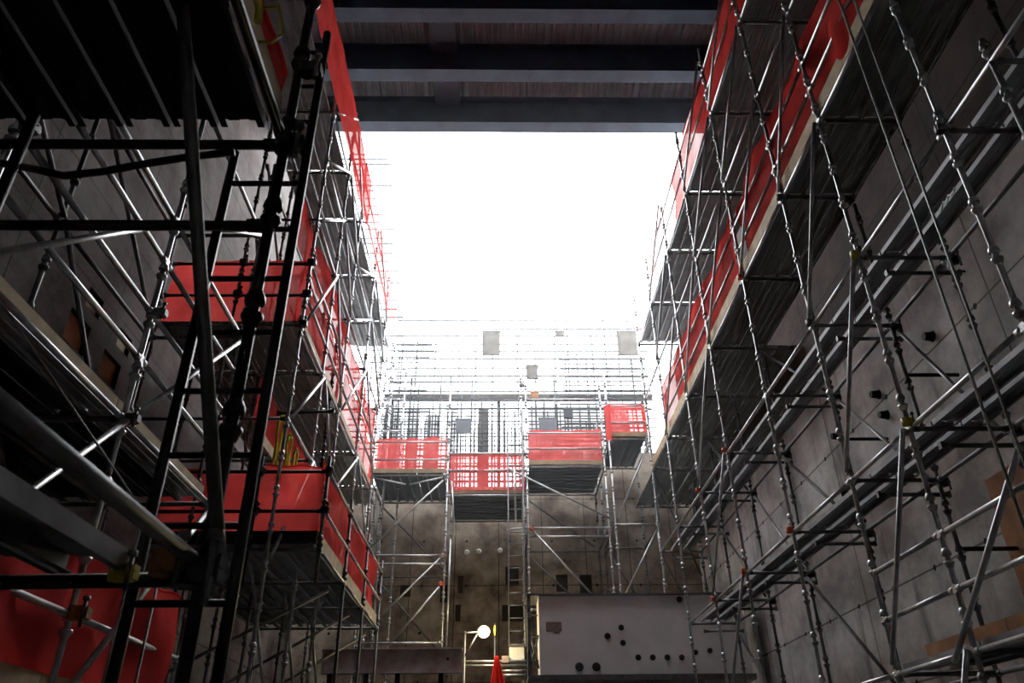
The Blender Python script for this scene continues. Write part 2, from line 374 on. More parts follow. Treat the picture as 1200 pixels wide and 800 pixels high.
for y in (18.4, 21.3): bar(sr, (XF, y, 7.0), (XB, y, 7.0), 'transom', 'galv_dull')
for a, c in ((7., 4.95), (4.95, 3.0)): bar(sr, (XF, 18.45, a), (XB+.6, 20.9, c), 'diagonal_brace', 'galv_dull', blade=False); bar(sr, (XF+.5, 20.9, a), (XF, 18.5, c), 'diagonal_brace', blade=False)
deck(RY[:4], .99, 3.95, 3, 1, 'the bottom right walkway')
deck(RY[2:], 10.74, 3.94, 6, 1, 'the topmost right walkway')
for i in range(len(RY)-1):
    toe((XF+.035, RY[i], 7.095), (XF+.035, RY[i+1], 7.095), 'pale timber toe board of the upper right walkway, %s bay from the near end' % ORD[i])
for i in range(3):
    toe((XF+.35, RY[i], 1.05), (XF+.35, RY[i+1], 1.05), 'orange-brown timber board on the bottom right walkway, %s bay from the near end' % ORD[i], 'ply', .17)
net((XF+.075, 2.6, 7.1), (XF+.075, 10.0, 7.1), 1.38, 'red debris netting on the near half of the upper right walkway', seed=3, amp=.06)
net((XF+.075, 10.05, 7.1), (XF+.075, 16.7, 7.1), 1.38, 'red debris netting on the far half of the upper right walkway', seed=4, amp=.06)
net((XF+.06, 6.65, 10.85), (XF+.06, 13.4, 10.85), 1.25, 'red netting on the topmost right walkway just below the roof girders', seed=5, amp=.04, sag=.03)
net((XF+.06, 13.45, 10.85), (XF+.06, 18.4, 10.85), 1.25, 'sunlit thin netting on the topmost right walkway beyond the roof edge', 'net2', seed=6, amp=.03, sag=.03)
for i, (a, c) in enumerate(((983, 0), (1001, 0))):
    p = on(a, c, Y=4.3); b = MB(); b.tube((p.x, p.y, FL+.05), (p.x, p.y, 7.6), .010, 6)
    tag(b.build('hanging_rope', 'rope', origin=(p.x, p.y, FL+.05)), 'thin vertical rope in front of the right scaffold, %s of the close pair' % ('left' if i == 0 else 'right'), 'rope')
q = on(1118, 226, X=4.433); b = MB()                              # hand-painted marks on the plank edge
for k, (dy, dz) in enumerate(((0, 0), (.07, .012), (.12, 0), (.17, .014), (.24, 0))):
    b.box((4.434, q.y+dy, 5.012+dz*1.1), (.004, .075, .013), (X1, Vector((0, .8, .6 if k % 2 else -.6)), Vector((0, -.6 if k % 2 else .6, .8))))
pm = b.build('paint_mark', 'paint', origin=(4.434, q.y, 5.0)); tag(pm, 'white hand-painted scrawl on the edge of a plank of the middle right walkway', 'paint mark')

# things fixed on the right wall
def panel(name, m, lo, hi, label, cat, parts=None):
    b = MB(); b.lo_hi(lo, hi); return tag(b.build(name, m, origin=lo), label, cat)
a = on(1163, 575, X=WR); c = on(1199, 690, X=WR)
panel('plywood_sheet', 'ply', (WR-.05, c.y-1.2, c.z-.1), (WR-.001, a.y, a.z+.12), 'orange-brown plywood panel on the right wall at the frame edge', 'plywood')
p = on(1097, 318, X=WR-.35)
lt = empty('bulkhead_light', (WR, p.y, p.z), 'round unlit silver lamp fixed to the right wall behind the scaffold', 'lamp')
b = MB(); b.path([p+Vector((-.02, 0, 0)), p, p+Vector((.05, 0, 0)), p+Vector((.1, 0, 0))], [.03, .07, .075, .04], 14); b.build('lamp_head', 'galv', lt)
b = MB(); b.tube(p+Vector((.1, 0, 0)), (WR, p.y, p.z), .015, 8); b.build('bracket', 'black', lt)
for i, (x, y) in enumerate(((1093, 394), (983, 511), (1040, 486), (1030, 462))):
    p = on(x, y, X=WR); b = MB(); b.path([(WR-.12, p.y, p.z), (WR-.03, p.y, p.z), (WR-.001, p.y, p.z)], [.05, .06, .075], 12)
    tag(b.build('anchor_cone', 'blackhole', origin=(WR, p.y, p.z)), ['black round anchor on the right wall under the near planks', 'black round anchor low on the right wall, lone one to the left', 'black round anchor on the right wall, lower of the middle two', 'black round anchor on the right wall, upper of the middle two'][i], 'wall anchor')

# ------------------------------------------------------------------ left-hand scaffold
LF, LB = -3.0, -4.07
LY = [3.5, 5.65, 7.75]; LY2 = [10.0, 11.6, 13.1, 15.2, 17.3]
sl = empty('scaffold', (LF, 6, FL), 'near part of the tube scaffold along the left wall, with bare ledgers', 'scaffold')
for y in LY:
    standard(sl, LF, y, FL, 7.3, phase=FL+.1); standard(sl, LB, y, FL, 7.3, m='galv_dull', phase=FL+.2)
for i in range(len(LY)-1):
    for z in (.5, 2.6, 4.6, 6.1): bar(sl, (LF, LY[i], z), (LF, LY[i+1], z)); bar(sl, (LB, LY[i], z), (LB, LY[i+1], z), m='galv_dull')
    for z in (1.1, 3.15, 3.6, 4.14): bar(sl, (LF, LY[i], z), (LF, LY[i+1], z), 'guard_rail')
    for a, c in ((.5, -1.4), (2.6, .5), (4.6, 2.6), (6.1, 4.6)):
        bar(sl, (LF+.05, LY[i+1], a), (LF+.05, LY[i], c), 'diagonal_brace', blade=False)
        bar(sl, (LB+.05, LY[i], a), (LB+.05, LY[i+1], c), 'diagonal_brace', 'galv_dull', blade=False)
for y in LY:
    for z in (.5, 2.6, 4.6, 6.1): bar(sl, (LF, y, z), (LB-(1.2 if z == 2.6 else 0), y, z), 'transom', 'galv_dull')
    for z in (2.6, 3.6): coupler(sl, (LF+.05, y, z), 'galv_dull', 1.2)
coupler(sl, (LF+.06, 5.6, 1.1), 'ply', 1.5)
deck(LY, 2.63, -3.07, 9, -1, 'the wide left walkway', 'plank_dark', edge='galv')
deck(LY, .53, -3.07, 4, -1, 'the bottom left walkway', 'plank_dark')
for i in range(2):
    toe((-3.10, LY[i], 2.70), (-3.10, LY[i+1], 2.70), 'pale timber toe board on the wide left walkway, %s' % ('nearer one' if i == 0 else 'farther one'), h=.085)
    toe((-3.10, LY[i], .60), (-3.10, LY[i+1], .60), 'timber toe board below the dark red netting at lower left, %s' % ('nearer one' if i == 0 else 'farther one'), h=.2)
net((-3.04, 3.5, .72), (-3.04, 7.6, .72), .95, 'dark red debris netting at the lower left corner', seed=11, amp=.05, sag=.12)

s2 = empty('scaffold', (LF, 13, FL), 'far part of the tube scaffold along the left wall, carrying red netting', 'scaffold')
for i, y in enumerate(LY2):
    standard(s2, LF, y, FL, 12.4, phase=FL+.1+.1*(i % 3)); standard(s2, LB, y, FL, 12.0, m='galv_dull', phase=FL+.2); standard(s2, -5.2, y, FL, 6.1, m='galv_dull', phase=FL+.3)
for i in range(len(LY2)-1):
    for z in (.5, 4.6, 6.15, 8.2, 9.5, 10.7):
        bar(s2, (LF, LY2[i], z), (LF, LY2[i+1], z)); bar(s2, (LB, LY2[i], z), (LB, LY2[i+1], z), m='galv_dull')
    for z in (6.7, 7.3, 11.3, 11.85): bar(s2, (LF, LY2[i], z), (LF, LY2[i+1], z), 'guard_rail')
    for a, c in ((12.2, 10.7), (10.7, 9.5), (9.5, 8.2), (8.2, 6.2), (6.1, 4.6), (4.6, 2.6)):
        p, q_ = (i, i+1) if i % 2 else (i+1, i)
        bar(s2, (LF+.05, LY2[p], a), (LF+.05, LY2[q_], c), 'diagonal_brace', blade=False)
        if a < 10: bar(s2, (LB+.05, LY2[q_], a), (LB+.05, LY2[p], c), 'diagonal_brace', 'galv_dull', blade=False)
for y in LY2:
    for z in (.5, 4.6, 6.15, 8.2, 10.7): bar(s2, (LF, y, z), (-5.2 if z in (4.6, 6.15) else LB, y, z), 'transom', 'galv_dull')
for z in (6.7, 7.3): bar(s2, (LF, 10.0, z), (-5.2, 10.0, z), 'guard_rail', 'black')
for x, z in ((LF, 6.7), (LF, 7.3), (LB, 6.7), (LB, 7.3), (LF, 6.15)): coupler(s2, (x, 9.95, z), 'black', 1.5)
p = on(397, 382, Y=12.6); standard(s2, p.x, 12.6, 3.0, p.z, m='black', phase=3.2, step=.25); 
deck(LY2+[18.6], 6.18, -3.07, 9, -1, 'the middle left walkway', 'plank_r2', edge='plank')
deck([7.75]+LY2+[18.6], 10.73, -3.07, 5, -1, 'the topmost left walkway')
for i in range(len(LY2)-1):
    toe((-3.05, LY2[i]+.03, 6.24), (-3.05, LY2[i+1]-.03, 6.24), 'pale timber toe board of the middle left walkway, %s bay from the near end' % ORD[i], h=.12)
net((-5.2, 10.08, 6.26), (-3.08, 10.08, 6.26), 1.15, 'red netting across the near end of the middle left walkway', seed=21, amp=.05, sag=.02)
net((-3.10, 10.0, 6.26), (-3.10, 17.6, 6.26), 1.1, 'red netting along the open side of the middle left walkway', seed=22, amp=.04)
net((-3.11, 9.4, 7.38), (-3.11, 17.6, 7.38), .85, 'second higher strip of red netting along the middle left walkway', seed=23, amp=.06, sag=.2)
net((-2.93, 7.75, 10.8), (-2.93, 13.4, 10.8), 1.3, 'red netting at the top left just under the roof girders', seed=24, amp=.03, sag=.02)
net((-2.93, 13.45, 10.8), (-2.93, 18.6, 10.8), 1.3, 'pale sunlit red netting at the top left beyond the roof edge', 'net2', seed=25, amp=.03, sag=.02)
net((-3.7, 10.6, 4.85), (-3.7, 14.6, 4.85), .75, 'short strip of red netting behind the yellow straps', seed=26, amp=.03)
toe((-3.66, 10.6, 4.66), (-3.66, 14.6, 4.66), 'pale board under the netting behind the yellow straps', h=.17)

# the lower deck that stands out into the shaft
PX = -2.4; PY = [10.3, 12.2, 14.1, 16.0]; PZ = 2.82
s3 = empty('scaffold', (PX, 13, FL), 'lower netted platform standing out from the left scaffold', 'scaffold')
for y in PY:
    standard(s3, PX, y, FL if y > 11 else 2.35, 4.15, m='galv_dull', phase=2.9); standard(s3, -4.75, y, FL, 4.15, m='galv_dull', phase=2.9)
    bar(s3, (PX, y, PZ), (-4.75, y, PZ), 'transom', 'galv_dull')
standard(s3, PX-.95, 10.3, 2.35, 4.15, m='black', phase=2.9)
for i in range(3):
    for z in (PZ, 3.35, 3.92): bar(s3, (PX, PY[i], z), (PX, PY[i+1], z), 'ledger' if z == PZ else 'guard_rail')
    bar(s3, (-4.75, PY[i], PZ), (-4.75, PY[i+1], PZ))
    bar(s3, (PX-.9, PY[i], PZ-.1), (PX-.9, PY[i+1], .9), 'diagonal_brace', blade=False)
    bar(s3, (PX-.2, PY[i+1], PZ-.1), (-4.7, PY[i], 1.), 'diagonal_brace', 'galv_dull', blade=False)
    bar(s3, (-4.6, PY[i+1], 1.2), (PX, PY[i+1], 1.2), 'transom', 'galv_dull')
for z in (3.35, 3.92): bar(s3, (PX, 10.3, z), (-4.75, 10.3, z), 'guard_rail', 'black')
for x in (PX, PX-.95):
    for z in (3.35, 3.92): coupler(s3, (x, 10.26, z), 'black', 1.3)
deck(PY, PZ+.03, PX-.07, 10, -1, 'the jutting lower left platform')
for i in range(3): toe((PX-.05, PY[i]+.03, PZ+.08), (PX-.05, PY[i+1]-.03, PZ+.08), 'pale timber toe board of the jutting lower left platform, %s bay from the near end' % ORD[i], h=.17)
b = MB(); b.lo_hi((-4.7, 10.34, PZ+.085), (PX-.06, 10.375, PZ+.27)); tag(b.build('toe_board', 'black', origin=(-4.7, 10.34, PZ+.085)), 'dark board across the near end of the jutting lower left platform', 'toe board')
net((PX-1.0, 10.41, PZ+.2), (PX-.08, 10.41, PZ+.2), 1.05, 'red netting across the near end of the jutting lower left platform', seed=31, amp=.05, sag=.03)
net((-4.75, 10.41, PZ+.1), (PX-1.06, 10.41, PZ+.1), 1.1, 'red netting left of the platform end, behind the black ladder', seed=32, amp=.05, sag=.2)
net((PX-.10, 10.38, PZ+.2), (PX-.10, 16.0, PZ+.2), 1.1, 'bright red netting along the open side of the jutting lower left platform', seed=33, amp=.045, sag=.12, post=1.9)

# yellow lifting straps hung from the transom above the lower platform
for i, (x0, y0, x1, y1) in enumerate(((331, 487, 331, 556), (340, 512, 341, 560), (347, 530, 348, 560))):
    a = on(x0, y0, Y=10.6); c = on(x1, y1, Y=10.6); b = MB()
    for s in (-1, 1):
        pts = [(a.x+s*.012, 10.6+s*.02, a.z)] + [(a.x+s*(.022+.012*math.sin(k*1.3+i)), 10.6+s*.03, a.z+(c.z-a.z)*k/6) for k in range(1, 7)]
        b.path(pts, [.022+.006*math.sin(k*2.+i) for k in range(7)], 8)
    b.path([(a.x-.015, 10.58, a.z), (a.x, 10.57, a.z+.05), (a.x+.015, 10.62, a.z)], .02, 8)
    tag(b.build('lifting_strap', 'yellow_web', origin=a), ['bright yellow strap hanging above the lower left platform, longest and leftmost', 'bright yellow strap above the lower left platform, middle of three', 'bright yellow strap above the lower left platform, shortest and rightmost'][i], 'strap')
bar(s2, on(325, 484, Y=10.55), on(392, 482, Y=10.55), 'transom', 'black')

# plywood in the pockets of the left wall
for i, (y0, y1, z0, z1) in enumerate(LP):
    b = MB(); b.lo_hi((WL-.11, y0+.02, z0+.02), (WL-.06, y1-.02, z1-.02))
    tag(b.build('plywood_sheet', 'ply' if i < 2 else 'wood', origin=(WL-.06, y0, z0)), ['plywood in a left wall pocket, nearer of the orange pair', 'plywood in a left wall pocket, farther of the orange pair', 'pale plywood in a small upper pocket of the left wall, nearer one', 'pale plywood in a small upper pocket of the left wall, farther one'][i], 'plywood')

# ------------------------------------------------------------------ near access tower at the left of the frame
sn = empty('scaffold', (-1.0, 2.65, FL), 'near dark tube tower whose deck fills the top left corner', 'scaffold')
standard(sn, -1.0, 2.65, FL, 4.3, m='black', phase=.18)
standard(sn, -2.05, 2.45, FL, 2.6, m='black', cups=False)
standard(sn, -1.02, -.2, FL, 4.0, m='black'); standard(sn, -3.0, -.2, FL, 4.0, m='black'); standard(sn, -3.1, 2.65, FL, 2.6, m='black')
bar(sn, (-1.0, -.2, 2.62), (-1.0, 2.65, 2.62), m='black'); bar(sn, (-3.05, -.2, 2.62), (-3.05, 2.6, 2.62), m='black')
bar(sn, (-1.0, 2.65, 2.62), (-3.1, 2.65, 2.62), 'transom', 'black'); bar(sn, (-1.0, -.2, 2.62), (-3.0, -.2, 2.62), 'transom', 'black')
bar(sn, (-1.0, 2.65, 2.14), (-3.1, 2.65, 2.14), 'transom', 'black')
bar(sn, (-1.0, 1.0, .685), (-1.0, 2.65, .665), m='galv_dull', r=.026)
bar(sn, (-.98, 2.62, .62), (-3.1, 2.62, .60), 'transom', 'black')
bar(sn, on(213, -6, Y=1.85), on(258, 668, Y=2.58), 'diagonal_brace', 'galv_dull', blade=False)
bar(sn, (-3.05, .3, .6), (-3.05, 2.6, .6), m='black')
coupler(sn, (-1.02, 2.58, .64), 'black', 1.7); coupler(sn, (-1.10, 2.56, .66), 'ply', 1.3); coupler(sn, (-1.24, 2.56, .63), 'yellow', .9)
coupler(sn, (-1.0, 2.65, 2.62), 'black', 1.4); coupler(sn, (-.95, 2.62, 3.1), 'black', 1.1)
for j in range(8):
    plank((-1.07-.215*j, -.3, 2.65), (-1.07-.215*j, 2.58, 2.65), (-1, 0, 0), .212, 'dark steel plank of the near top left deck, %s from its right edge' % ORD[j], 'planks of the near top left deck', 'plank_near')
for j in range(3):
    plank((-1.20-.235*j, .9, .63), (-1.20-.235*j, 2.58, .63), (-1, 0, 0), .23, 'thick dark steel plank crossing the lower left foreground, %s from the right' % ORD[j], 'planks of the near lower left deck', 'galv_dull' if j == 0 else 'plank_dark', .065)
toe((-1.045, -.2, 2.72), (-1.045, 2.58, 2.72), 'dull timber toe board on the right edge of the near top left deck', h=.14)
net((-1.03, -.2, 2.86), (-1.03, 2.58, 2.86), .16, 'narrow red netting strip beside the near top left deck', seed=41, amp=.01, sag=.35, post=.9)
ld = empty('ladder', (-1.05, 2.72, FL), 'black steel access ladder rising steeply at the left foreground', 'ladder')
for (x0, x1, zt) in ((-.90, -.90, 3.45), (-1.235, -1.235, 2.6)):
    b = MB(); b.tube((x1, 2.68, FL), (x0, 2.68, zt), .021, 10); b.build('stile', 'black', ld)
z = -1.3
while z < 2.6:
    b = MB(); b.tube((-1.23, 2.68, z), (-.905, 2.68, z), .013, 8); b.build('rung', 'black', ld); z += .265
for z in (2.8, 3.05, 3.3):
    b = MB(); b.tube((-1.0, 2.68, z), (-.905, 2.68, z), .012, 8); b.build('rung', 'black', ld)
# hose, ropes
b = MB(); pts = [on(x, y, Y=2.5) for x, y in ((-30, 186), (0, 191), (40, 198), (75, 206), (120, 201), (170, 192), (220, 184), (275, 178))]
b.path(pts, .017, 8); tag(b.build('hose', 'hose', origin=pts[0]), 'black hose sagging below the near top left deck', 'hose')
b = MB(); pts = [on(x, y, Y=1.9) for x, y in ((296, -20), (304, 10), (302, 25), (334, 8), (332, 35), (312, 50), (290, 62))]
pts = [pts[0], pts[1], pts[2]]; b.path(pts, .016, 8)
q4 = [on(x, y, Y=1.9) for x, y in ((306, 9), (326, 8), (331, 40), (318, 50), (303, 49))]; b.path(q4, .006, 8)
tag(b.build('hose', 'yellow', origin=pts[0]), 'yellow hose looped over the near tower at the top left', 'hose')
b = MB(); p0, p1 = on(-5, 345, Y=3.3), on(168, 600, Y=3.9); b.tube(p0, p1, .006, 6); tag(b.build('cable', 'rope', origin=p0), 'thin taut cable crossing the black soffit at far left', 'cable')
for i, (x, y) in enumerate(((135, 740), (172, 740))):
    p = on(x, y, Y=3.1); b = MB(); b.tube((p.x, p.y, FL), (p.x, p.y, .95), .005, 6)
    tag(b.build('hanging_rope', 'rope', origin=(p.x, p.y, FL)), 'thin rope in front of the dark red netting, %s one' % ('left' if i == 0 else 'right'), 'rope')

# ------------------------------------------------------------------ scaffold towers at the far end
def tower(lab, x0, x1, top, lv, levm, dz, braces, along, where, nz, seed, ztoe=.11, y0=19.0, y1=21.2, netm='net3', nh=.95):
    t = empty('scaffold', ((x0+x1)/2, y0, FL), lab, 'scaffold')
    for x in (x0, x1):
        standard(t, x, y0, FL, top, phase=FL+.1+.07*seed); standard(t, x, y1, FL, top-.6, m='galv_dull', phase=FL+.2)
        for z in lv: bar(t, (x, y0, z), (x, y1, z), 'transom', 'galv_dull')
    for z in lv: bar(t, (x0, y0, z), (x1, y0, z)); bar(t, (x0, y1, z), (x1, y1, z), m='galv_dull')
    for z in levm: bar(t, (x0, y0, z), (x1, y0, z), 'guard_rail')
    for (xa, za, xb, zb, y) in braces: bar(t, (xa, y, za), (xb, y, zb), 'diagonal_brace', 'galv' if y < 20 else 'galv_dull', blade=False)
    if along == 'Y':
        n = int((x1-x0-.08)/.235)
        for j in range(n): plank((x0+.06+.235*j, y0-.03, dz+.03), (x0+.06+.235*j, y1+.05, dz+.03), (1, 0, 0), .232, 'steel plank of %s, %s from the left' % (where, ORD[j]), 'planks of '+where, 'plank_dark')
    else:
        for j in range(9): plank((x0+.05, y0+.05+.235*j, dz+.03), (x1-.05, y0+.05+.235*j, dz+.03), (0, 1, 0), .232, 'steel plank of %s, %s from the open edge' % (where, ORD[j]), 'planks of '+where, 'plank_dark')
    toe((x0+.05, y0-.05, dz+.05), (x1-.05, y0-.05, dz+.05), 'timber toe board of %s' % where, h=ztoe, m='wood')
    net((x0+.04, y0+.04, dz+.1), (x1-.04, y0+.04, dz+.12), nh, 'red netting on the front of %s' % where, netm, seed, .03, .04)
    return t
tl = tower('galvanized scaffold tower against the far wall, left of the gap', -3.36, -1.33, 9.6, [-.9, 3.02, 5.05, 7.12], [7.55, 8.05, 9.1], 7.12,
      [(-3.3, 5.1, -1.4, 7.0, 18.95), (-1.4, 5.0, -3.3, 3.1, 18.95), (-1.4, 4.3, -2.5, 3.0, 18.9), (-3.3, 5.0, -1.5, 3.1, 21.15), (-3.3, 7.0, -1.4, 5.1, 21.15), (-3.3, 3, -1.4, 1, 21.1)],
      'Y', 'the far left tower deck', 0, 1)
bar(tl, (-3.3, 18.95, 7.05), (-2.35, 18.95, 6.85), 'diagonal_brace', blade=False); bar(tl, (-2.35, 18.95, 6.85), (-1.4, 18.95, 7.05), 'diagonal_brace', blade=False)
bar(tl, (-3.36, 18.95, 4.83), (-1.33, 18.95, 4.83)); bar(tl, (-3.36, 18.95, 2.83), (-1.33, 18.95, 2.83)); bar(tl, (-1.2, 19, 5.5), (-1.22, 19, 2.9), 'standard', blade=False); bar(tl, (-1.22, 19, 7.0), (-1.1, 19, 5.5), 'standard', blade=False)
coupler(tl, (-1.4, 18.93, 4.35), 'orange', 1.3); coupler(tl, (-1.38, 18.93, 5.03), 'oldbeam', 1.3)
for x, y, zt in ((-3.05, 19.6, 11.6), (-2.75, 20.2, 11.2), (-3.36, 20.2, 11.9)): standard(tl, x, y, FL, zt, phase=FL+.3)
for z in (8.9, 9.9, 10.9): bar(tl, (-3.36, 20.2, z), (-2.75, 20.2, z)); bar(tl, (-3.36, 20.2, z-.5), (-3.05, 19.6, z-.5))
# low middle deck bridging the two towers
for j in range(9): plank((-1.25, 19.1+.235*j, 6.62), (.66, 19.1+.235*j, 6.62), (0, 1, 0), .232, 'steel plank of the low bridge deck between the far towers, %s from the open edge' % ORD[j], 'planks of the far bridge deck', 'plank_dark')
toe((-1.27, 19.05, 6.64), (.68, 19.05, 6.64), 'timber toe board of the low bridge between the far towers', h=.1)
net((-1.27, 19.0, 6.72), (.68, 19.0, 6.72), 1.0, 'red netting of the low bridge between the far towers', 'net3', 7, .02, .02)
bar(tl, (-1.33, 19, 7.72), (.73, 19, 7.72), 'guard_rail'); bar(tl, (-1.33, 19, 7.25), (.73, 19, 7.25), 'guard_rail'); bar(tl, (-1.33, 19.02, 6.58), (.73, 19.02, 6.58)); bar(tl, (-1.33, 21.2, 6.58), (.73, 21.2, 6.58), m='galv_dull')
tr = tower('galvanized scaffold tower against the far wall, right of the ladder', .74, 2.78, 9.9, [-.9, 1.8, 3.75, 5.72, 7.34], [7.85, 8.3, 9.3], 7.34,
      [(.2, 7.3, 2.9, 5.9, 18.95), (.8, 5.7, 2.4, 3.9, 18.95), (.8, 7.2, 2.7, 5.8, 21.15), (.8, 5.6, 2.7, 3.8, 21.15)], 'X', 'the far right tower deck', 0, 2)
bar(tr, (.2, 18.95, 5.66), (.74, 18.95, 5.72)); bar(tr, (.74, 19, 5.5), (2.78, 19, 5.5)); coupler(tr, (.8, 18.93, 5.68), 'orange', 1.3)
tc_ = tower('higher scaffold tower in the far right corner', 2.95, 4.05, 10.2, [-.9, 3.9, 5.8, 8.13], [8.6, 9.1], 8.13,
      [(3.0, 5.9, 4.0, 8.0, 18.95), (4.0, 5.7, 3.0, 4.0, 18.95), (3.0, 5.7, 4.0, 4.0, 21.15), (4.0, 8.0, 3.0, 5.9, 21.15)], 'Y', 'the far right corner deck', 0, 3)
net((2.86, 17.9, 7.6), (2.86, 19.0, 8.1), 1.0, 'slanting red netting between the two far right decks', 'net', 9, .02, .02)
coupler(tc_, (2.95, 18.93, 3.9), 'orange', 1.3)
# tall ladder on the far wall
la = empty('ladder', (.45, 18.7, 3.1), 'tall grey access ladder in the gap between the far towers', 'ladder')
for x in (.24, .62): b = MB(); b.tube((x, 18.75, FL), (x, 18.75, 8.9), .019, 8); b.build('stile', 'galv_dull', la)
z = 2.35
while z < 8.9:
    b = MB(); b.tube((.24, 18.75, z), (.62, 18.75, z), .014, 8); b.build('rung', 'galv_dull', la); z += .29
b = MB(); b.tube((.42, 18.65, 5.75), (.40, 18.65, 7.2), .024, 8); b.build('stay', 'galv', la)
st = empty('scaffold_pole', (.66, 19.3, FL), 'single tall pole with collars rising beside the far ladder', 'pole')
standard(st, .62, 19.35, FL, 10.6, m='galv'); coupler(st, (.62, 19.3, 9.9), 'galv_dull', 1.5)

# ------------------------------------------------------------------ things low in the centre
b0 = on(385, 760, Y=17.2); b1 = on(541, 788, Y=17.2)
bm = empty('steel_beam', (-2.2, 17.3, b1.z), 'rust-stained grey steel beam lying level in front of the far left tower', 'beam')
b = MB(); zt, zb = b0.z, b1.z+.02
b.lo_hi((-3.7, 17.28, zb+.02), (b1.x, 17.31, zt-.02)); b.build('web', 'oldbeam', bm)
for nm, z in (('flange', zt), ('flange', zb)):
    b = MB(); b.lo_hi((-3.7, 17.2, z-.015), (b1.x, 17.42, z+.015)); b.build(nm, 'oldbeam', bm)
b = MB(); b.path([(b1.x-.3, 17.27, zb+.26), (b1.x-.3, 17.285, zb+.26)], .03, 10); b.build('bolt_hole', 'blackhole', bm)
for i, x in enumerate((-3.5, -2.75, -2.1, -1.2)):
    b = MB(); b.lo_hi((x-.05, 17.25, FL), (x+.05, 17.35, zb-.015)); b.build('post', 'black', bm)
# big steel box plate
cp = on(632, 740, Y=16.9); c0 = on(618, 697, Y=16.9); c1 = on(838, 790, Y=16.9); BY = 16.9
bl = empty('steel_tank', (2.7, 17.4, c1.z), 'large flat grey steel box with black sockets at the bottom centre', 'steel box')
b = MB(); b.lo_hi((cp.x, BY, c1.z+.02), (5.2, BY+.9, c0.z-.02)); b.build('face_plate', 'block', bl)
b = MB(); b.lo_hi((c0.x-.02, BY-.06, c0.z-.02), (5.25, BY+.95, c0.z+.02)); b.build('top_rail', 'galv_dull', bl)
b = MB(); b.lo_hi((c0.x-.02, BY-.06, c1.z-.10), (5.25, BY+.95, c1.z+.01)); b.build('bottom_rail', 'galv_dull', bl)
b = MB(); b.lo_hi((c0.x-.02, BY-.05, c1.z), (c0.x+.06, BY+.05, c0.z)); b.build('end_post', 'galv_dull', bl)
for z0, z1 in ((.15, .8), (.8, .15)):
    b = MB(); b.tube((c0.x+.05, BY+.1, c1.z+z0), (cp.x-.02, BY+.1, c1.z+z1), .02, 8); b.build('lattice_bar', 'galv_dull', bl)
for z in (.3, .75, 1.2): b = MB(); b.tube((c0.x+.05, BY+.12, c1.z+z), (cp.x-.02, BY+.12, c1.z+z), .02, 8); b.build('lattice_bar', 'galv_dull', bl)
for i, (x, y, r_) in enumerate(((728, 735, .055), (712, 745, .06), (730, 753, .055), (748, 770, .055), (765, 770, .055), (782, 770, .055), (799, 770, .055), (679, 781, .08), (699, 781, .08), (796, 702, .06), (832, 762, .05), (815, 764, .05))):
    p = on(x, y, Y=BY); b = MB(); b.path([(p.x, BY-.05, p.z), (p.x, BY-.03, p.z), (p.x, BY+.0, p.z)], [r_*.75, r_, r_*1.1], 14); b.build('socket', 'blackhole', bl)
p = on(649, 734, Y=BY); b = MB(); b.box((p.x, BY-.002, p.z), (.33, .006, .19)); b.box((p.x+.06, BY-.002, p.z-.1), (.12, .006, .08)); o_ = b.build('rust_patch', 'rustpatch', bl); o_['label'] = 'brown rust patch'
for x in (1.3, 2.2, 3.2, 4.2): b = MB(); b.lo_hi((x-.05, BY+.3, FL), (x+.05, BY+.4, c1.z-.1)); b.build('leg', 'galv_dull', bl)
# site lamp
lp = on(567, 740, Y=18.2); post = on(546, 742, Y=18.2)
fl = empty('work_light', (post.x, 18.2, FL), 'glowing yellow-white work light on an arm at the bottom centre', 'lamp')
b = MB(); b.tube((post.x-.02, 18.22, FL), (post.x-.02, 18.22, post.z+.05), .022, 8); b.build('post', 'galv_dull', fl)
b = MB(); b.tube((post.x-.2, 18.2, post.z), (lp.x-.12, 18.2, lp.z), .018, 8); b.tube((post.x, 18.2, post.z-.45), (lp.x-.15, 18.2, lp.z-.05), .018, 8); b.build('arm', 'galv_dull', fl)
ml, nt, bb = nodes('lamp_glass'); bb.inputs['Base Color'].default_value = (1, .9, .6, 1); bb.inputs['Emission Color'].default_value = (1, .84, .42, 1); bb.inputs['Emission Strength'].default_value = 14; M['lamp'] = ml
b = MB(); b.path([lp+Z1*(.13*math.cos(t)) for t in [3.14*k/8 for k in range(9)]], [max(.004, .135*math.sin(3.14*k/8)) for k in range(9)], 16); b.build('lens', 'lamp', fl)
b = MB(); b.path([lp+Vector((-.12, .02, 0)), lp+Vector((-.08, .02, 0))], [.05, .06], 10); b.build('housing', 'yellow', fl)
pl = bpy.data.lights.new('work_light_glow', 'POINT'); pl.energy = 80; pl.color = (1, .8, .45); pl.shadow_soft_size = .15
po = bpy.data.objects.new('work_light_glow', pl); COL.objects.link(po); po.location = lp - Vector((fl.location.x, fl.location.y, fl.location.z)) + Vector((0, -.2, 0)); po.parent = fl
